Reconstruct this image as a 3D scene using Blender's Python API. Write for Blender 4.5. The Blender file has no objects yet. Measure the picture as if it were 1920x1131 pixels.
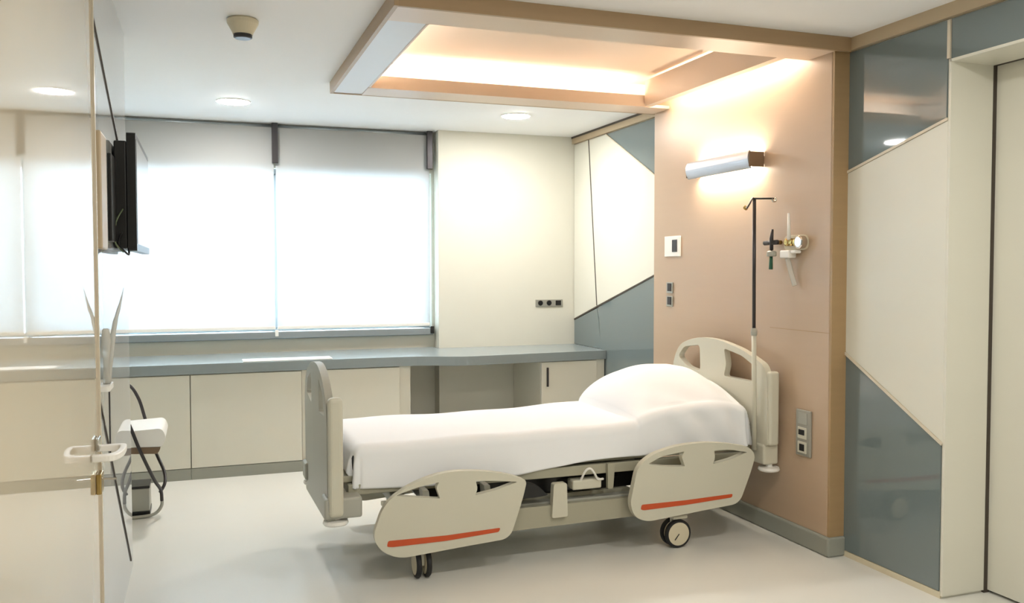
import bpy, bmesh, math, random
from mathutils import Vector, Matrix
random.seed(4)
PI = math.pi
scene = bpy.context.scene
C = scene.collection

# ---------------------------------------------------------------- camera
F_PX, YAW, PITCH, ROLL, CAM_H = 1629.0, 0.3423, -0.0376, -0.0013, 1.45
cam = bpy.data.cameras.new('camera')
cam.sensor_width = 36.0
cam.lens = 36.0 * F_PX / 1920.0
cam.clip_start = 0.02
camo = bpy.data.objects.new('camera', cam)
C.objects.link(camo)
fw = Vector((math.sin(YAW) * math.cos(PITCH), math.cos(YAW) * math.cos(PITCH), math.sin(PITCH)))
rt = Vector((math.cos(YAW), -math.sin(YAW), 0))
up = rt.cross(fw)
r2 = math.cos(ROLL) * rt + math.sin(ROLL) * up
u2 = -math.sin(ROLL) * rt + math.cos(ROLL) * up
M3 = Matrix((r2, u2, -fw)).transposed()
camo.matrix_world = Matrix.Translation((0, 0, CAM_H)) @ M3.to_4x4()
scene.camera = camo

# ---------------------------------------------------------------- world, exposure
SKY = 25.0          # daylight outside the blinds
E_COVE, E_LAMP, E_DOWN = 34.0, 38.0, 230.0
w = bpy.data.worlds.new('sky'); scene.world = w; w.use_nodes = True
bg = w.node_tree.nodes['Background']
bg.inputs[0].default_value = (0.74, 0.88, 1.0, 1)
bg.inputs[1].default_value = SKY
vs = scene.view_settings
vs.view_transform = 'Standard'; vs.look = 'None'; vs.gamma = 1.0; vs.use_curve_mapping = False
vs.exposure = 0.5

# ---------------------------------------------------------------- materials
def srgb(r, g, b):
    f = lambda c: (c / 255 / 12.92) if c / 255 <= 0.04045 else ((c / 255 + 0.055) / 1.055) ** 2.4
    return (f(r), f(g), f(b), 1)
def mat(name, col, rough=0.5, metal=0.0, ior=1.5, coat=0.0, noise=0.0, nscale=(6, 6, 6), bump=0.0, bscale=200, trans=0.0, sheen=0.0, alpha=1.0):
    m = bpy.data.materials.new(name); m.use_nodes = True
    nt = m.node_tree; b = nt.nodes['Principled BSDF']
    c = srgb(*col) if len(col) == 3 else col
    b.inputs['Base Color'].default_value = c
    b.inputs['Roughness'].default_value = rough
    b.inputs['Metallic'].default_value = metal
    b.inputs['IOR'].default_value = ior
    b.inputs['Coat Weight'].default_value = coat
    b.inputs['Coat Roughness'].default_value = 0.02
    b.inputs['Transmission Weight'].default_value = trans
    b.inputs['Alpha'].default_value = alpha
    if sheen: b.inputs['Sheen Weight'].default_value = sheen
    tc = nt.nodes.new('ShaderNodeTexCoord')
    mp = nt.nodes.new('ShaderNodeMapping'); mp.inputs['Scale'].default_value = nscale
    nt.links.new(tc.outputs['Object'], mp.inputs[0])
    n = nt.nodes.new('ShaderNodeTexNoise'); n.inputs['Scale'].default_value = 1.0; n.inputs['Detail'].default_value = 4
    nt.links.new(mp.outputs[0], n.inputs['Vector'])
    mx = nt.nodes.new('ShaderNodeMix'); mx.data_type = 'RGBA'
    k = 1 - noise
    mx.inputs[6].default_value = (c[0] * k, c[1] * k, c[2] * k, 1)
    mx.inputs[7].default_value = (min(1, c[0] * (1 + noise)), min(1, c[1] * (1 + noise)), min(1, c[2] * (1 + noise)), 1)
    nt.links.new(n.outputs['Fac'], mx.inputs[0])
    nt.links.new(mx.outputs[2], b.inputs['Base Color'])
    if bump:
        n2 = nt.nodes.new('ShaderNodeTexNoise'); n2.inputs['Scale'].default_value = bscale
        nt.links.new(tc.outputs['Object'], n2.inputs['Vector'])
        bp = nt.nodes.new('ShaderNodeBump'); bp.inputs['Strength'].default_value = bump; bp.inputs['Distance'].default_value = 0.002
        nt.links.new(n2.outputs['Fac'], bp.inputs['Height']); nt.links.new(bp.outputs[0], b.inputs['Normal'])
    return m
def emit(name, col, s):
    m = bpy.data.materials.new(name); m.use_nodes = True
    nt = m.node_tree; nt.nodes.clear()
    e = nt.nodes.new('ShaderNodeEmission'); e.inputs[0].default_value = (*col, 1); e.inputs[1].default_value = s
    o = nt.nodes.new('ShaderNodeOutputMaterial'); nt.links.new(e.outputs[0], o.inputs[0])
    return m
def blind_mat():
    m = bpy.data.materials.new('blind_fabric'); m.use_nodes = True
    nt = m.node_tree; nt.nodes.clear()
    d = nt.nodes.new('ShaderNodeBsdfDiffuse'); d.inputs[0].default_value = (0.62, 0.62, 0.60, 1)
    t = nt.nodes.new('ShaderNodeBsdfTranslucent'); t.inputs[0].default_value = (0.72, 0.75, 0.78, 1)
    mx = nt.nodes.new('ShaderNodeMixShader'); mx.inputs[0].default_value = 0.45
    tc = nt.nodes.new('ShaderNodeTexCoord'); n = nt.nodes.new('ShaderNodeTexNoise'); n.inputs['Scale'].default_value = 400
    b = nt.nodes.new('ShaderNodeBump'); b.inputs['Strength'].default_value = 0.1; b.inputs['Distance'].default_value = 0.001
    nt.links.new(tc.outputs['Object'], n.inputs['Vector']); nt.links.new(n.outputs['Fac'], b.inputs['Height'])
    nt.links.new(b.outputs[0], d.inputs['Normal'])
    o = nt.nodes.new('ShaderNodeOutputMaterial')
    nt.links.new(d.outputs[0], mx.inputs[1]); nt.links.new(t.outputs[0], mx.inputs[2]); nt.links.new(mx.outputs[0], o.inputs[0])
    return m
def pane_mat():
    m = bpy.data.materials.new('window_glass'); m.use_nodes = True
    nt = m.node_tree; nt.nodes.clear()
    t = nt.nodes.new('ShaderNodeBsdfTransparent'); t.inputs[0].default_value = (0.95, 0.98, 0.98, 1)
    g = nt.nodes.new('ShaderNodeBsdfGlossy'); g.inputs['Roughness'].default_value = 0.02
    fr = nt.nodes.new('ShaderNodeFresnel'); mx = nt.nodes.new('ShaderNodeMixShader'); o = nt.nodes.new('ShaderNodeOutputMaterial')
    nt.links.new(fr.outputs[0], mx.inputs[0]); nt.links.new(t.outputs[0], mx.inputs[1]); nt.links.new(g.outputs[0], mx.inputs[2]); nt.links.new(mx.outputs[0], o.inputs[0])
    return m

MT = {
 'ceil':    mat('ceiling_paint', (246, 246, 246), 0.7, noise=0.01, bump=0.05),
 'floor':   mat('vinyl_floor', (222, 221, 214), 0.28, noise=0.025, nscale=(3, 3, 3)),
 'wall':    mat('wall_paint', (213, 211, 198), 0.6, noise=0.015, bump=0.04),
 'cream':   mat('cream_laminate', (221, 219, 206), 0.32, noise=0.015, nscale=(2, 2, 8)),
 'creamdoor': mat('cream_gloss_door', (196, 184, 162), 0.02, ior=1.9, noise=0.01),
 'gloss':   mat('gloss_wall_lacquer', (186, 190, 192), 0.02, ior=1.9, noise=0.01),
 'greyglass': mat('grey_back_painted_glass', (112, 124, 125), 0.03, ior=1.75, noise=0.02, nscale=(2, 2, 2)),
 'tan':     mat('tan_laminate', (187, 163, 138), 0.38, noise=0.03, nscale=(3, 3, 30)),
 'wood':    mat('light_wood', (166, 138, 100), 0.4, noise=0.07, nscale=(3, 3, 40)),
 'woodh':   mat('canopy_wood', (170, 143, 110), 0.4, noise=0.06, nscale=(3, 40, 40)),
 'canopytan': mat('canopy_tan', (212, 190, 168), 0.35, noise=0.02),
 'canopygrey': mat('canopy_pale_grey', (205, 202, 200), 0.3, noise=0.01),
 'seam':    mat('seam_dark', (70, 62, 54), 0.6),
 'trimlight': mat('trim_pale', (214, 204, 184), 0.35),
 'trimwood': mat('trim_beige', (186, 166, 136), 0.4, noise=0.04),
 'base':    mat('grey_skirting', (150, 152, 142), 0.4, noise=0.03),
 'counter': mat('grey_worktop', (138, 148, 150), 0.22, noise=0.03, nscale=(20, 20, 20)),
 'alu':     mat('aluminium', (150, 158, 162), 0.35, metal=0.7, noise=0.03),
 'darkmet': mat('dark_metal', (66, 64, 66), 0.35, metal=0.6),
 'chrome':  mat('chrome', (200, 198, 192), 0.12, metal=1.0),
 'brass':   mat('brass', (176, 150, 92), 0.22, metal=1.0),
 'plast':   mat('bed_plastic', (204, 201, 184), 0.38, noise=0.015),
 'plastg':  mat('bed_plastic_grey', (168, 168, 158), 0.42, noise=0.02),
 'bedframe': mat('bed_frame_paint', (166, 163, 144), 0.4, noise=0.03),
 'black':   mat('black_plastic', (14, 14, 16), 0.35),
 'screen':  mat('screen_glass', (8, 8, 10), 0.03, ior=2.0),
 'rubber':  mat('black_rubber', (24, 24, 26), 0.6),
 'orange':  mat('orange_stripe', (196, 78, 34), 0.4),
 'sheet':   mat('white_cotton', (240, 242, 245), 0.85, noise=0.01, bump=0.12, bscale=350),
 'matt':    mat('mattress_cover', (58, 60, 66), 0.7, noise=0.05),
 'white':   mat('white_plastic', (238, 236, 230), 0.35),
 'offwhite': mat('off_white_plastic', (214, 204, 178), 0.4),
 'brown':   mat('brown_shell', (120, 98, 76), 0.4, noise=0.05),
 'silver':  mat('silver_plastic', (168, 166, 156), 0.3, metal=0.4),
 'lampmet': mat('lamp_aluminium', (196, 198, 204), 0.35, metal=0.55),
 'clear':   mat('clear_plastic', (232, 230, 222), 0.15, trans=0.55, ior=1.3),
 'green':   mat('green_plastic', (38, 92, 70), 0.4),
 'wire':    mat('green_wire', (108, 122, 92), 0.5),
 'cove':    emit('warm_led', (1.0, 0.88, 0.74), E_COVE),
 'lamplit': emit('lamp_diffuser', (1.0, 0.86, 0.68), E_LAMP),
 'down':    emit('downlight_glow', (1.0, 0.97, 0.92), E_DOWN),
 'downadded': emit('added_downlight', (1.0, 0.96, 0.89), E_DOWN * 0.55),
 'blind':   blind_mat(), 'pane': pane_mat(),
}

# ---------------------------------------------------------------- mesh helpers
def obj(name, bm, m, parent=None, bevel=0.0, smooth=False, seg=2):
    bmesh.ops.recalc_face_normals(bm, faces=bm.faces)
    me = bpy.data.meshes.new(name); bm.to_mesh(me); bm.free()
    me.materials.append(MT[m] if isinstance(m, str) else m)
    o = bpy.data.objects.new(name, me); C.objects.link(o)
    if parent: o.parent = parent; o.matrix_parent_inverse = Matrix.Translation(-Vector(parent['_loc'])) if '_loc' in parent else Matrix()
    if smooth:
        for p in me.polygons: p.use_smooth = True
    if bevel:
        b = o.modifiers.new('bevel', 'BEVEL'); b.width = bevel; b.segments = seg; b.limit_method = 'ANGLE'; b.angle_limit = 0.7
        b.harden_normals = False
    return o
def tag(o, label, cat, group=None):
    o['label'] = label; o['category'] = cat
    if group: o['group'] = group
    return o
def struct(o): o['kind'] = 'structure'; return o
def thing(name, label, cat, loc=(0, 0, 0), group=None):
    # children are modelled in world coordinates; the parent inverse keeps them there
    o = bpy.data.objects.new(name, None); C.objects.link(o); o.location = loc
    o.empty_display_size = 0.1
    o['_loc'] = loc
    return tag(o, label, cat, group)
def box(bm, x0, x1, y0, y1, z0, z1):
    v = [bm.verts.new((x, y, z)) for x in (x0, x1) for y in (y0, y1) for z in (z0, z1)]
    for f in ((0, 1, 3, 2), (4, 6, 7, 5), (0, 4, 5, 1), (2, 3, 7, 6), (0, 2, 6, 4), (1, 5, 7, 3)):
        bm.faces.new([v[i] for i in f])
    return bm
def B(*a): return box(bmesh.new(), *a)
def boxes(l):
    bm = bmesh.new()
    for a in l: box(bm, *a)
    return bm
def curve(pts, n=6, closed=True):
    P = [Vector(p) for p in pts]; out = []; N = len(P)
    for i in range(N if closed else N - 1):
        g = lambda k: P[k % N] if closed else P[max(0, min(N - 1, k))]
        a, b, c, d = g(i - 1), g(i), g(i + 1), g(i + 2)
        for j in range(n):
            t = j / n
            out.append(0.5 * ((2 * b) + (c - a) * t + (2 * a - 5 * b + 4 * c - d) * t * t + (3 * b - a - 3 * c + d) * t ** 3))
    if not closed: out.append(P[-1])
    return [tuple(p) for p in out]
def roundpoly(pts, r, n=5):
    # polygon with rounded corners, r a number or list
    P = [Vector(p) for p in pts]; out = []; N = len(P)
    for i in range(N):
        a, b, c = P[i - 1], P[i], P[(i + 1) % N]
        rr = r[i] if isinstance(r, (list, tuple)) else r
        if rr <= 0: out.append(tuple(b)); continue
        d1 = (a - b); d2 = (c - b)
        k = min(rr, d1.length * .48, d2.length * .48)
        s = b + d1.normalized() * k; e = b + d2.normalized() * k
        for j in range(n + 1):
            t = j / n
            out.append(tuple((1 - t) ** 2 * s + 2 * t * (1 - t) * b + t * t * e))
    return out
def plate(outer, holes, lo, hi, axis):
    """2D outline (with holes) extruded from lo to hi along axis (0:X,1:Y,2:Z)"""
    def P(a, b, c): return ((c, a, b), (a, c, b), (a, b, c))[axis]
    bm = bmesh.new(); edges = []
    for loop in [outer] + list(holes):
        vs_ = [bm.verts.new(P(a, b, lo)) for a, b in loop]
        for i in range(len(vs_)): edges.append(bm.edges.new((vs_[i - 1], vs_[i])))
    r = bmesh.ops.triangle_fill(bm, edges=edges, use_beauty=True, use_dissolve=False)
    faces = [g for g in r['geom'] if isinstance(g, bmesh.types.BMFace)]
    e = bmesh.ops.extrude_face_region(bm, geom=faces)
    d = [0, 0, 0]; d[axis] = hi - lo
    bmesh.ops.translate(bm, verts=[v for v in e['geom'] if isinstance(v, bmesh.types.BMVert)], vec=d)
    return bm
def tube(bm, pts, r, seg=10):
    pts = [Vector(p) for p in pts]; rings = []; N = len(pts)
    t0 = (pts[1] - pts[0]).normalized()
    nrm = t0.orthogonal().normalized()
    for i, p in enumerate(pts):
        t = (pts[min(i + 1, N - 1)] - pts[max(i - 1, 0)]).normalized()
        nrm = (nrm - t * nrm.dot(t)).normalized(); bi = t.cross(nrm)
        rr = r[i] if isinstance(r, (list, tuple)) else r
        rings.append([bm.verts.new(p + (nrm * math.cos(2 * PI * k / seg) + bi * math.sin(2 * PI * k / seg)) * rr) for k in range(seg)])
    for a, b in zip(rings, rings[1:]):
        for k in range(seg): bm.faces.new((a[k], a[(k + 1) % seg], b[(k + 1) % seg], b[k]))
    bm.faces.new(rings[0][::-1]); bm.faces.new(rings[-1])
    return bm
def T(pts, r, seg=10): return tube(bmesh.new(), pts, r, seg)
def lathe(bm, prof, cx, cy, cz, axis='Z', seg=32):
    rings = []
    for r, h in prof:
        ring = []
        for k in range(seg):
            a = 2 * PI * k / seg; c, s = math.cos(a) * r, math.sin(a) * r
            ring.append(bm.verts.new({'Z': (cx + c, cy + s, cz + h), 'Y': (cx + c, cy + h, cz + s), 'X': (cx + h, cy + c, cz + s)}[axis]))
        rings.append(ring)
    for a, b in zip(rings, rings[1:]):
        for k in range(seg): bm.faces.new((a[k], a[(k + 1) % seg], b[(k + 1) % seg], b[k]))
    bm.faces.new(rings[0][::-1]); bm.faces.new(rings[-1])
    return bm
def L(prof, cx, cy, cz, axis='Z', seg=32): return lathe(bmesh.new(), prof, cx, cy, cz, axis, seg)
def copy_tree(o, parent=None, off=(0, 0, 0)):
    c = o.copy(); C.objects.link(c)
    if parent: c.parent = parent
    else: c.location = Vector(o.location) + Vector(off)
    for ch in [x for x in bpy.data.objects if x.parent == o]: copy_tree(ch, c)
    return c

# ================================================================ SETTING
XL, XR, XH, YB, YW = -0.34, 3.04, 2.94, 6.908, 7.05
ZC = 2.58
Y1, YJ = 3.53, 2.915            # headwall near edge / door recess jamb
YE = 4.6                        # far end of the glossy left wall
XN = -1.35                      # niche behind it
struct(obj('floor', B(-1.6, 3.7, -2.2, 7.4, -0.12, 0), 'floor'))
# ceiling with a cut-out for the lit recess above the canopy
CX0, CX1, CY0, CY1 = 0.80, 3.04, 3.54, 5.30
struct(obj('ceiling', boxes([(-1.6, CX0, -2.2, 7.4, ZC, ZC + .3), (CX1, 3.7, -2.2, 7.4, ZC, ZC + .3),
                             (CX0, CX1, -2.2, CY0, ZC, ZC + .3), (CX0, CX1, CY1, 7.4, ZC, ZC + .3),
                             (CX0, CX1, CY0, CY1, ZC + .125, ZC + .3)]), 'ceil'))
# window wall: opening x -1.25..1.80, z 1.0..2.24
struct(obj('wall_window', boxes([(-1.6, 1.825, YW, 7.35, 0, 0.90), (-1.6, 1.825, YW, 7.35, 2.24, ZC),
                                 (-1.6, -1.25, YW, 7.35, .9, 2.24), (1.80, 1.825, YW, 7.35, .9, 2.24)]), 'wall'))
struct(obj('wall_far', B(1.825, 3.3, YB, 7.35, 0, ZC), 'wall'))
struct(obj('wall_rear', B(-1.6, 3.7, -2.2, -2.05, 0, ZC), 'wall'))
wl = struct(obj('wall_left', B(XL - .12, XL, -2.05, YE, 0, ZC), 'gloss'))
struct(obj('wall_niche', boxes([(-1.6, XN, YE, 7.05, 0, ZC), (-1.6, XL - .12, YE - .12, YE, 0, ZC)]), 'wall'))
wr = struct(obj('wall_right', boxes([(XR, 3.3, YJ, 6.908, 0, ZC), (XR, 3.3, -2.05, YJ, 2.347, ZC), (XR, 3.3, -2.05, 1.55, 0, 2.347)]), 'cream'))
struct(obj('wall_outer', B(3.42, 3.6, -2.05, 7.0, 0, ZC), 'wall'))

def rpanel(name, pts, m, t=0.008, label=None):
    o = obj(name, plate(pts, [], XR - t, XR, 0), m, wr, bevel=0.0015)
    if label: o['label'] = label
    return o
# near stretch of the right wall
rpanel('glass_panel', [(3.53, 2.515), (2.925, 2.515), (2.925, 2.098), (3.53, 1.935)], 'greyglass', label='upper slate grey glass panel by the door')
rpanel('glass_panel', [(2.905, 2.515), (1.0, 2.515), (1.0, 2.347), (2.905, 2.347)], 'greyglass', label='slate grey glass panel over the door')
rpanel('glass_panel', [(3.53, 1.02), (2.925, 0.675), (2.925, 0.03), (3.53, 0.03)], 'greyglass', label='lower slate grey glass panel by the door')
rpanel('cream_panel', [(3.53, 1.92), (2.915, 2.085), (2.915, 0.69), (3.53, 1.035)], 'cream', 0.01)
def strip(name, a, b, wdt, m, parent, x=XR, t=0.012):
    a, b = Vector(a), Vector(b); d = (b - a).normalized(); n = Vector((-d.y, d.x)) * wdt / 2
    return obj(name, plate([tuple(a + n), tuple(b + n), tuple(b - n), tuple(a - n)], [], x - t, x, 0), m, parent)
strip('edge_trim', (3.53, 1.927), (2.915, 2.092), .012, 'trimlight', wr, t=.016)
strip('edge_trim', (3.53, 1.027), (2.915, 0.682), .012, 'trimlight', wr, t=.016)
strip('edge_trim', (2.915, 2.35), (2.915, 2.515), .016, 'trimlight', wr, t=.014)
# far stretch
rpanel('glass_panel', [(6.27, 2.515), (5.33, 2.515), (5.33, 2.04)], 'greyglass', label='slate grey glass triangle high by the ceiling')
rpanel('cream_panel', [(6.60, 2.515), (6.285, 2.515), (5.33, 2.03), (5.33, 1.45), (6.435, 1.15)], 'cream', 0.01)
rpanel('cream_panel', [(6.90, 2.515), (6.615, 2.515), (6.45, 1.145), (6.90, 1.02)], 'cream', 0.01)
rpanel('glass_panel', [(6.42, 1.14), (5.33, 1.44), (5.33, 0.03), (6.25, 0.03)], 'greyglass', label='slate grey glass panel beside the worktop end')
rpanel('glass_panel', [(6.90, 1.005), (6.44, 1.13), (6.36, 0.801), (6.90, .801)], 'greyglass')
strip('edge_trim', (6.278, 2.515), (5.33, 2.035), .010, 'trimlight', wr, t=.016)
strip('seam_line', (6.90, 1.013), (5.33, 1.445), .012, 'seam', wr, t=.012)
strip('seam_line', (6.607, 2.515), (6.442, 1.15), .012, 'seam', wr, t=.012)
# ceiling trims and skirtings
struct(obj('trim_1', boxes([(XR - .03, XR, -2.05, Y1, 2.52, ZC)]), 'trimwood'))
struct(obj('trim_2', boxes([(XR - .03, XR, 5.37, YB, 2.52, 2.565)]), 'trimwood'))
struct(obj('trim_3', boxes([(XR - .035, XR, 5.37, YB, 2.565, ZC)]), 'seam'))
struct(obj('baseboard_right', boxes([(XR - .010, XR, YJ, Y1, 0, .028)]), 'offwhite'))
struct(obj('baseboard_far', boxes([(1.825, 2.45, YB - .01, YB, 0, .08)]), 'base'))

# right door in its recess
d2 = struct(obj('door_2', B(3.29, 3.33, 1.56, YJ - .012, 0.012, 2.335), 'cream', bevel=.002))
struct(obj('trim_4', boxes([(3.27, 3.30, YJ - .014, YJ, 0, 2.347), (3.27, 3.30, 1.55, YJ, 2.335, 2.347)]), 'seam'))
struct(obj('wall_jamb', boxes([(XR - .008, 3.27, YJ - .012, YJ, 0.012, 2.335), (XR - .008, 3.27, 1.55, YJ - .012, 2.335, 2.347)]), 'cream'))
obj('door_lever', L([(.025, 0), (.025, -.01), (.01, -.012), (.01, -.05)], 3.29, 1.68, 1.0, 'X'), 'chrome', d2)

# left glossy door (closed, in the plane of the wall)
YD = 3.12
d1 = struct(obj('door_1', B(XL + .001, XL + .014, 1.30, YD, 0.008, 2.57), 'creamdoor', bevel=.002))
e1 = obj('edge_profile', boxes([(XL, XL + .020, YD + .001, YD + .016, 0, 2.57)]), 'trimlight', d1)
obj('door_gap', boxes([(XL, XL + .003, YD + .017, YD + .030, 0, 2.57)]), 'seam', d1)
# D shaped pull, round rose and the bolt below
hx = XL + .014
obj('rose', boxes([(hx, hx + .012, 3.0, 3.07, .875, .915)]), 'chrome', d1, bevel=.004)
dp = curve([(hx + .002, 3.085), (hx + .05, 3.09), (hx + .080, 3.085), (hx + .088, 3.05), (hx + .084, 2.96), (hx + .06, 2.90), (hx + .002, 2.895)], 6, False)
dp += curve([(hx + .002, 2.925), (hx + .045, 2.93), (hx + .066, 2.97), (hx + .068, 3.05), (hx + .05, 3.062), (hx + .002, 3.06)], 6, False)
obj('handle', plate(dp, [], .862, .882, 2), 'white', d1, bevel=.003)
obj('lock', boxes([(hx, hx + .016, 3.01, 3.08, .735, .80)]), 'brass', d1, bevel=.003)
obj('thumb_turn', T([(hx + .01, 3.045, .778), (hx + .058, 3.045, .776)], .004), 'chrome', d1)
# slanting joints in the glossy wall
def lstrip(a, b, wd, m='seam'):
    a, b = Vector(a), Vector(b); d = (b - a).normalized(); n = Vector((-d.y, d.x)) * wd / 2
    return obj('joint', plate([tuple(a + n), tuple(b + n), tuple(b - n), tuple(a - n)], [], XL, XL + .004, 0), m, wl)
lstrip((3.23, 2.33), (4.47, 1.90), .012)
lstrip((3.26, 1.02), (4.48, .06), .012)

# window
wn = struct(obj('window_1', boxes([(-1.25, 1.80, YW + .06, YW + .12, .90, .985), (-1.25, 1.80, YW + .06, YW + .12, 2.19, 2.24),
      (-1.25, -1.19, YW + .06, YW + .12, .98, 2.2), (1.74, 1.80, YW + .06, YW + .12, .98, 2.2), (.515, .565, YW + .06, YW + .12, .98, 2.2)]), 'alu'))
obj('pane', boxes([(-1.19, .515, YW + .085, YW + .091, .985, 2.19), (.565, 1.74, YW + .085, YW + .091, .985, 2.19)]), 'pane', wn)
obj('sill', boxes([(-1.34, 1.80, YW - .055, YW + .06, .905, .962)]), 'alu', wn, bevel=.006)
obj('sill_clip', boxes([(.53, .555, YW - .064, YW - .052, .925, .975)]), 'white', wn, bevel=.002)
obj('sill_clip', boxes([(1.775, 1.805, YW - .064, YW - .05, .915, .975)]), 'black', wn, bevel=.002)

def blind(x0, x1, label):
    t = thing('roller_blind', label, 'blind', ((x0 + x1) / 2, YW - .045, 2.56), 'roller blinds over the window')
    obj('fabric', boxes([(x0, x1, YW - .036, YW - .0345, 1.005, 2.56)]), 'blind', t)
    obj('roller_tube', T([(x0, YW - .02, 2.556), (x1, YW - .02, 2.556)], .018, 12), 'alu', t, smooth=True)
    obj('hem_bar', boxes([(x0, x1, YW - .043, YW - .028, .978, 1.005)]), 'white', t, bevel=.004)
    return t
blind(-1.30, .535, 'wide white translucent roller blind on the left half of the window')
blind(.55, 1.775, 'white translucent roller blind on the right half, next to the far wall pier')
for x, lb in ((.520, 'dark strip standing in for the unlit mullion top between the two roller blinds'), (1.75, 'dark strip standing in for the unlit mullion top at the right end of the window, by the wall pier')):
    tag(obj('mullion_shade', boxes([(x, x + .045, YW - .078, YW - .047, 2.27, 2.579)]), 'darkmet', bevel=.002), lb, 'bracket', 'unlit mullion tops')  # dark boxes stand in for the mullion's unlit top in the blind gaps

# ================================================================ CANOPY
ct = thing('ceiling_canopy', 'rectangular wood-edged ceiling canopy with warm cove light above the bed', 'canopy', (1.85, 4.43, ZC))
zb = 2.511
# fascia ring
X0, X1, YN, YF = .742, XH - .0, 3.49, 5.36
def ringbox(x0, x1, y0, y1, z0, z1): return (x0, x1, y0, y1, z0, z1)
obj('recess_panel', boxes([(CX0 + .001, XH, CY0 + .001, CY1 - .001, ZC + .118, ZC + .1245)]), 'canopytan', ct)
obj('fascia', boxes([(X0, X0 + .02, YN, YF, zb, ZC), (X0 + .02, XR - .03, YN, YN + .02, zb, ZC), (X0 + .02, XR - .03, YF - .02, YF, zb, ZC)]), 'woodh', ct, bevel=.0015)
obj('near_soffit', boxes([(X0 + .02, XH - .001, YN + .02, 3.725, zb + .004, zb + .02)]), 'canopytan', ct)
obj('side_soffit', boxes([(X0 + .02, .932, 3.725, YF - .02, zb + .004, zb + .02)]), 'canopygrey', ct)
obj('far_soffit', boxes([(.932, XH - .001, 5.128, YF - .02, zb + .001, zb + .02)]), 'canopytan', ct)
obj('lip', boxes([(.945, 2.749, 5.115, 5.1275, zb + .001, zb + .075), (.9325, .945, 3.726, 5.127, zb + .003, zb + .04)]), 'canopytan', ct)
obj('head_lip', boxes([(2.75, 2.765, 3.725, 5.115, zb + .004, zb + .17), (2.765, 2.80, 3.725, 5.115, zb + .004, zb + .016)]), 'canopytan', ct)
obj('led_strip', boxes([(1.0, 2.70, 5.16, 5.18, zb + .03, zb + .045)]), 'cove', ct)
obj('led_strip', boxes([(.88, .90, 3.85, 5.0, zb + .03, zb + .04)]), 'cove', ct)
obj('led_strip', boxes([(2.815, 2.83, 3.78, 5.08, zb + .035, zb + .05)]), 'cove', ct)

# headwall
struct(obj('trim_5', boxes([(XH, XR - .001, Y1 + .012, CY1 - .001, 2.576, ZC + .117)]), 'tan'))
hw = thing('headwall_panel', 'tall tan laminate headwall panel behind the bed head', 'wall panel', (2.99, 4.43, 0))
obj('face_board', boxes([(XH, XR - .0, Y1 + .012, 5.33, .10, 2.575)]), 'tan', hw, bevel=.003)
obj('end_board', boxes([(XH + .002, XR - .0, Y1 - .004, Y1 + .012, .10, 2.58)]), 'wood', hw, bevel=.002)
obj('kick_board', boxes([(XH - .012, XR, Y1 - .014, 5.34, 0, .10)]), 'base', hw, bevel=.012, seg=3)
obj('joint_line', boxes([(XH - .001, XH, Y1 + .012, 4.02, 1.125, 1.128)]), 'wood', hw)

# ================================================================ CABINETS AND WORKTOP
ZT = .80
front = [( -1.34, 6.31), (1.36, 6.31)]
front += [tuple(p) for p in curve([(1.36, 6.31), (1.50, 6.30), (1.62, 6.26), (1.80, 6.19), (2.05, 6.19), (2.4, 6.22), (3.03, 6.26)], 5, False)][1:]
wtop = obj('worktop', plate(front + [(3.03, YB), (1.825, YB), (1.815, YB + .13), (-1.34, YB + .13)], [], ZT - .07, ZT, 2), 'counter', bevel=.004)
tag(wtop, 'long slate grey worktop with wavy front under the window', 'worktop')
def cabinet(x0, x1, label, y0=6.35, handle=None, base=True, door=(None, None)):
    t = thing('base_cabinet', label, 'cabinet', ((x0 + x1) / 2, 6.6, 0), 'cream base cabinets under the worktop')
    obj('carcass', boxes([(x0, x1, y0, YB - .005, .075, ZT - .071)]), 'cream', t)
    dx0, dx1 = (door[0] or x0 + .0025), (door[1] or x1 - .0025)
    dr = obj('door', boxes([(dx0, dx1, y0 - .019, y0 - .001, .08, ZT - .078)]), 'cream', t, bevel=.0015)
    obj('plinth', boxes([(x0, x1, y0 - .022, y0 + .04, 0, .076)]), 'base', t)
    if handle:
        obj('handle', boxes([(handle, handle + .014, y0 - .035, y0 - .019, .53, .68)]), 'darkmet', dr, bevel=.003)
    return t
cabinet(-1.34, -.09, 'cream base cabinet behind the chair at the left end')
cabinet(-.088, .66, 'cream handle-less base cabinet left of the bed footboard')
cabinet(.662, 1.455, 'cream base cabinet behind the bed footboard, left of the knee space', door=(.70, 1.37))
cabinet(2.475, 3.025, 'small cream cabinet with dark bar handle right of the knee space', y0=6.29, handle=2.52, door=(2.478, 2.95))
tag(obj('reflection_patch', boxes([(.26, .88, 6.33, 6.50, ZT, ZT + .006)]), 'white', bevel=.002), 'flat white panel standing in for the window reflection on the worktop', 'reflection')  # white slab laid in as the window's reflection on the worktop

# ================================================================ BED
RY = 3.88
bed = thing('hospital_bed', 'adjustable hospital bed with pale plastic boards and lowered rails with orange stripes', 'bed', (1.65, 4.4, 0))
def foot_hole(pts, r=.02): return roundpoly(pts, r, 4)
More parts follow.
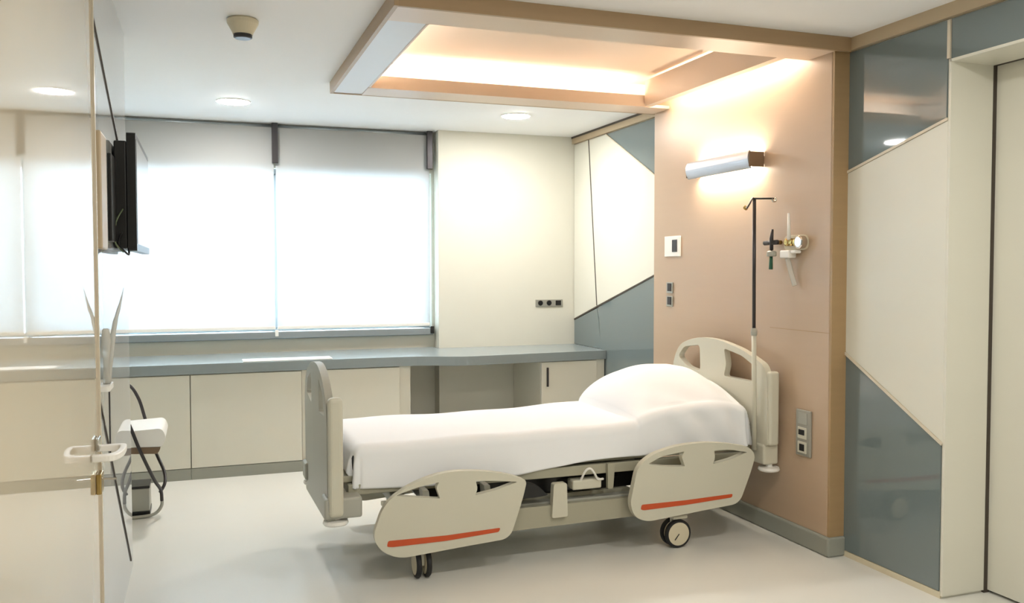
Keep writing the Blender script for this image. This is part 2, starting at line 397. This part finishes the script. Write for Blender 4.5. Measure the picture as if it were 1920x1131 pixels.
# headboard (Y,z)
hb = roundpoly([(4.86, .52), (4.875, .86), (4.80, .975), (4.60, 1.035), (4.38, 1.04), (4.12, 1.0), (3.93, .935), (3.895, .88), (3.885, .50)], [.02, .08, .1, .12, .12, .12, .06, .05, .02], 5)
hh = [foot_hole([(4.81, .90), (4.74, .965), (4.56, .99), (4.55, .83), (4.70, .845)], .03), foot_hole([(4.30, .99), (4.13, .965), (4.01, .92), (4.02, .83), (4.30, .83), (4.275, .9)], .02)]
obj('head_board', plate(hb, hh, 2.83, 2.868, 0), 'plast', bed, bevel=.010, seg=3)
obj('board_post', boxes([(2.836, 2.90, 3.872, 3.915, .50, .90)]), 'plast', bed, bevel=.016, seg=4)
obj('board_post', boxes([(2.836, 2.90, 4.85, 4.89, .50, .87)]), 'plast', bed, bevel=.016, seg=4)
# footboard
fb = roundpoly([(4.78, .26), (4.80, .80), (4.72, .91), (4.50, .985), (4.25, .995), (4.08, .95), (3.95, .86), (3.92, .76), (3.92, .30)], [.03, .08, .12, .12, .12, .12, .08, .05, .02], 5)
fh = [foot_hole([(4.70, .80), (4.66, .88), (4.50, .93), (4.49, .77)], .03), foot_hole([(4.20, .93), (4.06, .87), (4.0, .78), (4.20, .77)], .02)]
obj('foot_board', plate(fb, fh, .515, .55, 0), 'plastg', bed, bevel=.012, seg=3)
obj('board_post', boxes([(.518, .585, 3.885, 3.935, .335, .875)]), 'plast', bed, bevel=.02, seg=4)
obj('board_post', boxes([(.518, .58, 4.77, 4.81, .335, .80)]), 'plast', bed, bevel=.018, seg=4)
obj('corner_box', boxes([(.50, .67, 3.90, 4.02, .245 + .08, .42)]), 'plastg', bed, bevel=.012, seg=3)
obj('corner_box', boxes([(.50, .67, 4.68, 4.80, .325, .42)]), 'plastg', bed, bevel=.012, seg=3)
obj('corner_box', boxes([(2.82, 2.915, 3.90, 4.02, .395, .505)]), 'plast', bed, bevel=.012, seg=3)
obj('corner_box', boxes([(2.82, 2.915, 4.72, 4.84, .395, .505)]), 'plast', bed, bevel=.012, seg=3)
for x, y, z in ((.555, 3.945, .30), (.555, 4.75, .30), (2.885, 3.93, .365), (2.885, 4.79, .365)):
    bm = L([(.052, -.008), (.058, 0), (.054, .012), (.02, .016), (.016, .04)], x if x < 1 else x - .01, y, z)
    obj('bumper_disc', bm, 'white', bed, smooth=False)
# mattress platform and lift mechanics
obj('platform', boxes([(.60, 2.82, 4.02, 4.78, .46, .49)]), 'bedframe', bed, bevel=.004)
obj('upper_frame', boxes([(.62, 2.84, 3.99, 4.03, .405, .455), (.62, 2.84, 4.75, 4.79, .405, .455), (.62, .67, 4.03, 4.75, .405, .455), (2.79, 2.84, 4.03, 4.75, .405, .455), (1.40, 1.45, 4.03, 4.75, .405, .455), (2.08, 2.12, 4.03, 4.75, .405, .455)]), 'bedframe', bed, bevel=.004)
obj('chassis', boxes([(.90, 2.36, 4.00, 4.06, .235, .285), (.90, 2.36, 4.68, 4.74, .235, .285), (.90, .97, 4.06, 4.68, .235, .285), (2.26, 2.36, 4.06, 4.68, .235, .285)]), 'plastg', bed, bevel=.006)
obj('base_cover', plate(roundpoly([(1.22, .25), (1.18, .16), (2.16, .16), (2.12, .30), (1.30, .30)], .03), [], 4.07, 4.67, 1), 'bedframe', bed, bevel=.012, seg=3)
obj('side_skirt', plate(roundpoly([(1.36, .165), (2.12, .175), (2.12, .275), (1.36, .275)], .012), [], 3.965, 3.998, 1), 'bedframe', bed, bevel=.005)
obj('lift_column', boxes([(1.02, 1.12, 4.2, 4.55, .28, .46)]), 'black', bed, bevel=.01)
obj('lift_column', boxes([(2.16, 2.26, 4.2, 4.55, .28, .46)]), 'black', bed, bevel=.01)
obj('motor', T([(1.70, 4.12, .35), (2.05, 4.12, .37)], .035, 14), 'black', bed, smooth=True)
obj('motor', T([(1.20, 4.15, .35), (1.45, 4.15, .36)], .03, 14), 'black', bed, smooth=True)
obj('gear_tray', boxes([(1.30, 2.30, 4.09, 4.70, .30, .40)]), 'black', bed, bevel=.01)
obj('control_box', boxes([(1.74, 1.90, 3.975, 4.05, .335, .385)]), 'plast', bed, bevel=.008)
obj('cross_link', T([(1.30, 4.3, .30), (1.60, 4.3, .45)], .015), 'bedframe', bed)
obj('side_bracket', plate(roundpoly([(1.625, .385), (1.615, .215), (1.70, .215), (1.695, .385)], .012), [], 3.945, 3.985, 1), 'plast', bed, bevel=.008)
obj('side_bracket', plate(roundpoly([(1.93, .46), (1.93, .33), (1.96, .33), (1.97, .46)], .008), [], 3.965, 3.988, 1), 'bedframe', bed, bevel=.004)
obj('wheel_guard', plate(curve([(1.44, .40), (1.52, .395), (1.575, .35), (1.585, .33), (1.44, .33)], 4), [], 3.95, 3.985, 1), 'black', bed)
obj('cable', T(curve([(1.785, 3.985, .375), (1.80, 3.96, .43), (1.825, 3.955, .445), (1.85, 3.96, .42), (1.875, 3.97, .385), (1.91, 3.98, .38)], 6, False), .006, 8), 'white', bed, smooth=True)

def rail(outer, rr, holes, stripe, y0=RY):
    o = obj('side_rail', plate(roundpoly(outer, rr, 7), [roundpoly(h_, r_, 4) for h_, r_ in holes], y0 - .018, y0 + .018, 1), 'plast', bed, bevel=.010, seg=3)
    s = obj('orange_stripe', plate(roundpoly(stripe, .008, 4), [], y0 - .0205, y0 - .0165, 1), 'orange', o, bevel=.001)
    if y0 > 4.2:
        pass
    return o
R1 = ([(.760, .385), (.86, .455), (.97, .495), (1.08, .512), (1.22, .503), (1.36, .475), (1.452, .438), (1.43, .35), (1.365, .165), (1.20, .155), (.83, .128), (.745, .17), (.708, .24)],
      [.06, .06, .06, .08, .08, .06, .025, .1, .05, .2, .09, .05, .07],
      [([(.815, .420), (.905, .447), (1.018, .465), (1.004, .440), (1.022, .388), (.92, .402)], [.01, .03, .006, .02, .006, .03]),
       ([(1.195, .454), (1.29, .449), (1.402, .434), (1.30, .405), (1.192, .388), (1.205, .42)], [.006, .03, .006, .03, .006, .02])],
      [(.772, .19), (.778, .216), (1.05, .213), (1.316, .222), (1.308, .203), (1.05, .188), (.80, .186)])
R2 = ([(2.045, .455), (2.12, .51), (2.25, .545), (2.40, .555), (2.55, .543), (2.70, .512), (2.742, .465), (2.715, .38), (2.645, .215), (2.42, .198), (2.10, .172), (2.03, .20), (2.003, .27)],
      [.05, .06, .06, .08, .08, .05, .04, .1, .05, .2, .06, .04, .05],
      [([(2.105, .466), (2.18, .499), (2.312, .514), (2.296, .488), (2.316, .437), (2.20, .446)], [.01, .03, .006, .02, .006, .03]),
       ([(2.488, .506), (2.58, .505), (2.690, .483), (2.60, .455), (2.482, .436), (2.496, .47)], [.006, .03, .006, .03, .006, .02])],
      [(2.062, .238), (2.068, .262), (2.32, .262), (2.602, .270), (2.596, .252), (2.32, .238), (2.08, .233)])
rail(*R1); rail(*R2)
for src in (R1, R2):
    rail(*src, y0=4.92)
for x in (.95, 1.25, 2.2, 2.5):
    for y in (3.935, 4.855):
        obj('rail_arm', plate(roundpoly([(x, .42), (x + .03, .42), (x + .045, .30), (x + .015, .30)], .006), [], y - .025, y + .05 if y < 4.5 else y + .045, 1), 'plastg', bed, bevel=.004)
def caster(x, y, r, turned):
    ax = 'X' if turned else 'Y'
    c = obj('caster', (L([(.014, .10), (.014, .25)], x, y, 0, 'Z', 14)), 'plastg', bed)
    g = 1
    prof = lambda s: [(r - .014, -.012), (r - .003, -.011), (r, -.006), (r, .006), (r - .003, .011), (r - .014, .012)]
    bm = bmesh.new(); bh = bmesh.new()
    for s in (-1, 1):
        o_ = s * .024
        P = [(a, b + o_) for a, b in prof(s)]
        lathe(bm, P, x, y, r, ax, 36)
        H = [(r - .030, -.015 + o_), (r - .014, -.013 + o_), (r - .014, .013 + o_), (r - .030, .015 + o_)]
        lathe(bh, H, x, y, r, ax, 32)
    obj('tyre', bm, 'rubber', c, smooth=False)
    obj('hub', bh, 'offwhite', c)
    w_ = .009
    fk = [(-.03, .10 + .02), (.03, .12), (.035, .155), (-.035, .155)]
    if turned: obj('fork', boxes([(x - w_, x + w_, y - .03, y + .03, r - .01, .16), (x - .04, x + .04, y - .035, y + .035, r * 2 + .003, .165)]), 'plast', c, bevel=.006)
    else: obj('fork', boxes([(x - .03, x + .03, y - w_, y + w_, r - .01, .16), (x - .035, x + .05, y - .04, y + .04, r * 2 + .003, .17)]), 'plast', c, bevel=.006)
    return c
caster(.955, 3.955, .068, True); caster(2.31, 3.945, .074, False); caster(.955, 4.71, .068, True); caster(2.31, 4.71, .074, False)
obj('brake_mark', T([(2.285, 3.905, .045), (2.31, 3.905, .075)], .0025, 6), 'black', bed)

# mattress and sheet
MX0, MX1, MY0, MY1 = .64, 2.80, 4.0, 4.78
mt = tag(obj('mattress', boxes([(MX0 + .0, MX1, MY0 + .01, MY1, .491, .60)]), 'matt', bevel=.03, seg=4), 'dark mattress showing at the foot end under the white sheet', 'mattress')
def sstep(a, b, x):
    t = max(0, min(1, (x - a) / (b - a))); return t * t * (3 - 2 * t)
def topz(x, y):
    z = .632 + .025 * sstep(1.0, 2.4, x)
    k = (max(0, 1 - min(1, max(0, (2.52 - x) / .40)) ** 2.0) ** .75) * (1 - .62 * sstep(2.60, 2.86, x))
    q = sstep(3.88, 4.42, y) * (1 - .35 * sstep(4.55, 4.85, y))
    z += .225 * (k ** .85) * (q ** .8)
    z += .004 * math.sin(5 * x + 2 * y) + .0025 * math.sin(13 * x - 5 * y)
    return z
def sheet():
    bm = bmesh.new()
    nx, ny = 200, 100
    def hem(x):     # height of the near hem above the floor
        return .430 + .045 * sstep(1.2, 2.1, x) + .045 * sstep(2.1, 2.4, x) - .03 * sstep(2.55, 2.85, x) + .012 * math.sin(4.2 * x)
    W, Lx = MY1 - MY0, MX1 - MX0
    A0, A1, B0, B1 = -.17, Lx + .17, -.22, W + .17
    R = .05
    grid = []
    for i in range(nx + 1):
        a = A0 + (A1 - A0) * i / nx; row = []
        for j in range(ny + 1):
            b = B0 + (B1 - B0) * j / ny
            cx = max(R, min(Lx - R, a)); cy = max(R, min(W - R, b))
            X, Y = MX0 + cx, MY0 + cy
            ox, oy = a - cx, b - cy
            d = math.hypot(ox, oy)
            z = topz(X, Y)
            if d > 1e-6:
                dx, dy = ox / d, oy / d
                if dx == 0 or abs(dy) > .9: full = -B0 + R if dy < 0 else B1 - W + R
                else: full = .17 + R
                full = (.22 if dy < 0 else .17) * abs(dy) + .17 * (1 - abs(dy)) + R
                near = sstep(.2, .9, -dy)
                target = hem(X) * near + (1 - near) * (.50 if dx < 0 else .49)
                if d < R * PI / 2:
                    th = d / R; out = R * math.sin(th); dz = R * (1 - math.cos(th))
                else:
                    rest = min(1, (d - R * PI / 2) / max(.01, full - R * PI / 2))
                    out = R + .018 * rest; dz = R + rest * (z - R - target)
                k = min(1, max(0, d - R) / .08)
                corner = abs(dx * dy) * 2
                ang = math.atan2(dy, dx)
                out += .014 * corner * math.sin(8 * ang) * k
                fold = .003 * math.sin(15 * X + 3 * math.sin(4 * X)) * k
                if X > 2.2 and dy < -.5: fold += .014 * math.sin(30 * (X - .6 * dz)) * k * sstep(2.2, 2.35, X) * (1 - sstep(2.65, 2.8, X))
                X += dx * out; Y += dy * out - (fold if dy < 0 else 0); z -= dz
            else:
                if X > 2.15: z += .008 * math.sin(26 * (Y * .8 + .8 * X)) * sstep(2.15, 2.3, X) * (1 - sstep(4.0, 4.3, Y))
            row.append(bm.verts.new((X, Y, z)))
        grid.append(row)
    for i in range(nx):
        for j in range(ny):
            bm.faces.new((grid[i][j], grid[i + 1][j], grid[i + 1][j + 1], grid[i][j + 1]))
    return bm
sh = obj('bed_sheet', sheet(), 'sheet', smooth=True)
so = sh.modifiers.new('thick', 'SOLIDIFY'); so.thickness = .003; so.offset = 1
tag(sh, 'smooth white sheet draped over the mattress and raised pillow', 'sheet')

# IV pole on the near head corner
iv = thing('iv_pole', 'dark upper drip pole with two hooks standing at the bed head corner', 'iv pole', (2.80, 3.955, .50))
obj('upper_rod', T([(2.79, 3.955, 1.10), (2.785, 3.955, 1.826)], .0095, 12), 'darkmet', iv, smooth=True)
obj('lower_tube', T([(2.80, 3.955, .47), (2.79, 3.955, 1.115)], .0125, 14), 'plast', iv, smooth=True)
obj('collar', L([(.016, -.02), (.018, 0), (.014, .02)], 2.79, 3.955, 1.11), 'plastg', iv)
obj('hook_arm', T(curve([(2.785, 3.955, 1.822), (2.755, 3.93, 1.822), (2.71, 3.89, 1.79), (2.675, 3.87, 1.758)], 5, False), .005, 8), 'darkmet', iv, smooth=True)
obj('hook_arm', T([(2.785, 3.955, 1.824), (2.90, 3.945, 1.826)], .005, 8), 'darkmet', iv, smooth=True)
obj('hook_tip', T(curve([(2.675, 3.87, 1.758), (2.66, 3.865, 1.765), (2.668, 3.862, 1.775)], 4, False), .006, 8), 'brass', iv, smooth=True)
obj('hook_tip', T(curve([(2.89, 3.945, 1.826), (2.895, 3.945, 1.812), (2.912, 3.945, 1.812), (2.915, 3.945, 1.83)], 4, False), .005, 8), 'chrome', iv, smooth=True)

# ================================================================ HEADWALL FITTINGS
lp = thing('wall_lamp', 'long brushed metal up-and-down wall lamp glowing above the bed head', 'lamp', (XH, 4.42, 2.05))
LY0, LY1 = 4.09, 4.74
pr = curve([(XH - .098, 2.098), (XH - .108, 2.055), (XH - .092, 2.008), (XH - .082, 2.008), (XH - .096, 2.055), (XH - .088, 2.098)], 4)
obj('shade', plate(pr, [], LY0, LY1, 1), 'lampmet', lp)
obj('end_cap', boxes([(XH - .100, XH - .002, LY0 - .006, LY0, 2.012, 2.095)]), 'brown', lp, bevel=.002)
obj('end_cap', boxes([(XH - .100, XH - .002, LY1, LY1 + .006, 2.012, 2.095)]), 'brown', lp, bevel=.002)
obj('housing', boxes([(XH - .080, XH - .001, LY0 + .002, LY1 - .002, 2.03, 2.075)]), 'white', lp)
obj('diffuser', boxes([(XH - .076, XH - .02, LY0 + .01, LY1 - .01, 2.0755, 2.082), (XH - .076, XH - .02, LY0 + .01, LY1 - .01, 2.023, 2.0295)]), 'lamplit', lp)

t = thing('nurse_call_panel', 'square white wall panel with a dark display on the tan headwall', 'wall panel', (XH, 5.05, 1.6))
obj('plate', boxes([(XH - .012, XH - .001, 4.965, 5.165, 1.53, 1.665)]), 'white', t, bevel=.003)
obj('display', boxes([(XH - .016, XH - .012, 5.0, 5.06, 1.56, 1.64)]), 'darkmet', t, bevel=.001)
for z, lb in ((1.322, 'upper of the two small grey switches below the white wall panel'), (1.232, 'lower of the two small grey switches below the white wall panel')):
    t = thing('light_switch', lb, 'switch', (XH, 5.1, z), 'pair of small switches on the headwall')
    obj('plate', boxes([(XH - .010, XH - .001, 5.06, 5.14, z - .035, z + .037)]), 'silver', t, bevel=.002)
    obj('rocker', boxes([(XH - .015, XH - .010, 5.075, 5.12, z - .022, z + .03)]), 'darkmet', t, bevel=.002)
t = thing('socket_strip', 'tall silver socket strip low on the tan headwall', 'socket', (XH, 3.72, .6))
obj('plate', boxes([(XH - .012, XH - .001, 3.66, 3.775, .475, .715)]), 'silver', t, bevel=.003)
obj('blank_insert', boxes([(XH - .015, XH - .012, 3.685, 3.755, .64, .70)]), 'plastg', t, bevel=.002)
obj('socket_insert', boxes([(XH - .017, XH - .012, 3.685, 3.755, .565, .625)]), 'plast', t, bevel=.004)
obj('socket_insert', boxes([(XH - .017, XH - .012, 3.685, 3.755, .49, .55)]), 'plast', t, bevel=.004)
obj('socket_hole', boxes([(XH - .0195, XH - .017, 3.70, 3.745, .585, .613)]), 'black', t, bevel=.001)
obj('socket_hole', boxes([(XH - .0195, XH - .017, 3.70, 3.738, .502, .538)]), 'black', t, bevel=.001)
# medical gas fittings
t = thing('gas_outlet', 'oval chrome gas outlet on the tan headwall with a clear tube and white cup', 'gas outlet', (XH, 3.79, 1.59))
obj('base_plate', plate(roundpoly([(3.70, 1.545), (3.885, 1.545), (3.885, 1.625), (3.70, 1.625)], .04, 6), [], XH - .018, XH - .001, 0), 'offwhite', t, bevel=.005)
for y in (3.835, 3.80, 3.765):
    obj('port', L([(.020, 0), (.020, -.022), (.013, -.026)], XH - .018, y, 1.588, 'X', 20), 'brass', t, smooth=False)
obj('dial', L([(.034, 0), (.034, -.03), (.026, -.034)], XH - .018, 3.725, 1.586, 'X', 24), 'chrome', t)
obj('flow_tube', T([(XH - .045, 3.805, 1.60), (XH - .045, 3.81, 1.74)], [.010, .006], 12), 'white', t, smooth=True)
obj('cup', boxes([(XH - .07, XH - .02, 3.775, 3.85, 1.505, 1.545), (XH - .06, XH - .02, 3.735, 3.775, 1.528, 1.545)]), 'white', t, bevel=.006)
obj('hanging_hose', T(curve([(XH - .045, 3.815, 1.505), (XH - .03, 3.81, 1.44), (XH - .02, 3.785, 1.36)], 6, False), .013, 12), 'clear', t, smooth=True)
t = thing('gas_valve', 'dark cross-shaped valve with green tip left of the oval outlet', 'valve', (XH, 3.95, 1.59))
obj('stem', T([(XH - .001, 3.93, 1.59), (XH - .05, 3.93, 1.59)], .012, 12), 'brass', t, smooth=True)
obj('valve_body', T([(XH - .05, 3.895, 1.59), (XH - .05, 4.005, 1.588)], .013, 12), 'darkmet', t, smooth=True)
obj('lever', T([(XH - .05, 3.945, 1.55), (XH - .055, 3.94, 1.61), (XH - .055, 3.932, 1.66)], [.010, .011, .006], 10), 'darkmet', t, smooth=True)
obj('lower_body', L([(.022, -.012), (.026, -.008), (.026, .012), (.018, .018)], XH - .05, 3.945, 1.527), 'plastg', t)
obj('neck', T([(XH - .05, 3.945, 1.54), (XH - .05, 3.945, 1.59)], .006, 8), 'darkmet', t)
obj('green_tip', T([(XH - .05, 3.948, 1.515), (XH - .05, 3.95, 1.445)], [.009, .011], 10), 'green', t, smooth=True)

# sockets on the far pier
t = thing('triple_socket', 'silver triple socket plate on the cream far wall above the worktop', 'socket', (2.8, YB, 1.155))
obj('plate', boxes([(2.672, 2.922, YB - .010, YB - .0005, 1.127, 1.187)]), 'silver', t, bevel=.003)
for x in (2.715, 2.795): obj('socket_hole', L([(.022, 0), (.022, -.005), (.017, -.006)], x, YB - .010, 1.158, 'Y', 20), 'black', t)
obj('switch_rocker', boxes([(2.855, 2.905, YB - .015, YB - .010, 1.137, 1.178)]), 'black', t, bevel=.002)

# ================================================================ CEILING FITTINGS
def downlight(x, y, label, r=.10, m='down'):
    t = thing('downlight', label, 'light', (x, y, ZC), 'recessed round ceiling lights')
    bm = bmesh.new()
    lathe(bm, [(r + .012, -.0005), (r + .012, -.006), (r, -.006), (r, -.0005)], x, y, ZC, 'Z', 40)
    obj('ring', bm, 'white', t)
    obj('diffuser', L([(r - .002, -.0065), (r - .004, -.009)], x, y, ZC, 'Z', 40), m, t)
downlight(.215, 6.18, 'round glowing downlight above the window side, left of the canopy')
downlight(2.196, 6.076, 'round glowing downlight beyond the canopy, near the far right corner')
for x, y, lb in ((.9, 1.9, 'added unseen downlight over the entry side, near row'), (2.2, 1.9, 'added unseen downlight beside the right door'), (1.0, -.4, 'added unseen downlight by the rear wall, left'), (2.2, -.4, 'added unseen downlight by the rear wall, right')):
    downlight(x, y, lb, m='downadded')  # out-of-view lights added to brighten the near half of the room
t = thing('smoke_detector', 'cream conical smoke detector on the ceiling left of the canopy', 'smoke detector', (.188, 4.15, ZC))
obj('body', L([(.062, 0), (.070, -.008), (.068, -.022), (.046, -.062), (.044, -.070)], .188, 4.15, ZC, 'Z', 36), 'offwhite', t, smooth=False)
obj('sensor_cap', L([(.041, -.070), (.041, -.084), (.034, -.088)], .188, 4.15, ZC, 'Z', 30), 'darkmet', t)

# ================================================================ LEFT SIDE: TV, SHELF, CHAIR
tv = thing('television', 'black flat television on an arm beside the glossy left wall, seen edge-on', 'television', (-.28, 3.95, 1.76))
obj('bezel', plate(roundpoly([(3.88, 1.525), (4.76, 1.525), (4.76, 2.01), (3.88, 2.01)], .02), [], -.250 - .035, -.250, 0), 'black', tv, bevel=.004)
obj('screen', boxes([(-.2505, -.2485, 3.91, 4.735, 1.555, 1.985)]), 'screen', tv)
obj('rear_housing', boxes([(-.333, -.2855, 3.885, 4.60, 1.535, 1.975)]), 'black', tv, bevel=.006)
obj('wall_plate', boxes([(-.3395, -.325, 3.70, 3.884, 1.56, 1.90)]), 'black', tv, bevel=.003)
obj('cord', T(curve([(-.30, 3.90, 1.62), (-.318, 3.86, 1.56), (-.30, 3.84, 1.53), (-.28, 3.86, 1.51), (-.285, 3.89, 1.54)], 6, False), .004, 8), 'black', tv, smooth=True)
obj('cord', T(curve([(-.30, 3.89, 1.70), (-.325, 3.85, 1.64), (-.328, 3.83, 1.56), (-.30, 3.86, 1.52)], 6, False), .003, 8), 'wire', tv, smooth=True)
tag(obj('wall_box', boxes([(XL, XL + .024, 3.24, 3.42, 1.52, 1.92)]), 'trimwood', bevel=.006), 'slim beige wall box left of the television', 'wall box')

sf = thing('wall_shelf', 'small white ledge with dark bracket on the glossy left wall', 'shelf', (XL, 3.35, 1.03))
obj('board', plate(roundpoly([(XL, 3.28), (XL + .034, 3.28), (XL + .034, 3.42), (XL, 3.42)], [0, .012, .012, 0]), [], 1.027, 1.046, 2), 'white', sf, bevel=.002)
obj('bracket', T([(XL + .03, 3.30, 1.027), (XL + .03, 3.30, .80)], .0025, 8), 'darkmet', sf)
vz = thing('vase', 'tall clear flared vase with one thin pointed stem on the white ledge', 'vase', (XL + .018, 3.35, 1.046))
obj('glass_body', L([(.012, 0), (.012, .02), (.009, .05), (.012, .10), (.016, .15), (.012, .19), (.008, .195)], XL + .018, 3.35, 1.047, 'Z', 20), 'clear', vz, smooth=True)
obj('stem', T(curve([(XL + .022, 3.36, 1.049), (XL + .030, 3.36, 1.13), (XL + .045, 3.36, 1.25), (XL + .066, 3.35, 1.33), (XL + .078, 3.35, 1.385)], 6, False), [.009] * 7 + [.0095] * 4 + [.008] * 3 + [.006] * 3 + [.005, .004, .0035, .003, .002, .0015, .001, .0006], 10), 'clear', vz, smooth=True)

ch = thing('chair', 'white-seated chair with curved dark tube frame at the left by the cabinets', 'chair', (-.5, 5.45, 0))
def frame(pts): return T(curve(pts, 6, False), .0095, 12)
obj('side_frame', frame([(-.80, 5.66, .80), (-.60, 5.66, .80), (-.44, 5.66, .765), (-.375, 5.66, .68), (-.335, 5.66, .54), (-.28, 5.60, .36), (-.232, 5.54, .25), (-.225, 5.48, .19), (-.25, 5.44, .145)]), 'darkmet', ch, smooth=True)
obj('side_frame', frame([(-.80, 5.20, .70), (-.60, 5.20, .70), (-.46, 5.20, .675), (-.40, 5.20, .61), (-.34, 5.22, .44), (-.275, 5.32, .25), (-.245, 5.40, .17), (-.24, 5.42, .10)]), 'darkmet', ch, smooth=True)
obj('floor_tube', frame([(-.24, 5.42, .12), (-.242, 5.43, .07), (-.275, 5.44, .025), (-.34, 5.44, .0105), (-.52, 5.44, .0105), (-.78, 5.44, .0105)]), 'plastg', ch, smooth=True)
obj('seat', plate(roundpoly([(-.74, .47), (-.225, .45), (-.205, .50), (-.225, .555), (-.74, .53)], [.02, .02, .02, .03, .02]), [], 5.245, 5.635, 1), 'white', ch, bevel=.015, seg=3)
obj('seat_shell', plate(roundpoly([(-.76, .44), (-.25, .41), (-.232, .448), (-.76, .468)], .015), [], 5.25, 5.63, 1), 'brown', ch, bevel=.004)
obj('backrest', plate(roundpoly([(-.80, .50), (-.76, .50), (-.80, .90), (-.84, .90)], .01), [], 5.25, 5.63, 1), 'white', ch, bevel=.01)
obj('cross_bar', T([(-.50, 5.25, .43), (-.50, 5.63, .43)], .010), 'darkmet', ch)
obj('cross_bar', T([(-.79, 5.20, .70), (-.79, 5.66, .80)], .010), 'darkmet', ch)
bn = thing('grey_box', 'small grey box with black base and rim beside the left chair legs', 'bin', (-.42, 5.45, 0))  # low grey box on the floor by the chair legs
obj('box_body', boxes([(-.47, -.31, 5.48, 5.66, .03, .165)]), 'plastg', bn, bevel=.006)
obj('box_base', boxes([(-.472, -.308, 5.478, 5.662, 0, .03)]), 'black', bn, bevel=.002)
obj('box_rim', boxes([(-.472, -.308, 5.478, 5.662, .165, .18)]), 'black', bn, bevel=.002)

for o in bpy.data.objects:
    if '_loc' in o: del o['_loc']
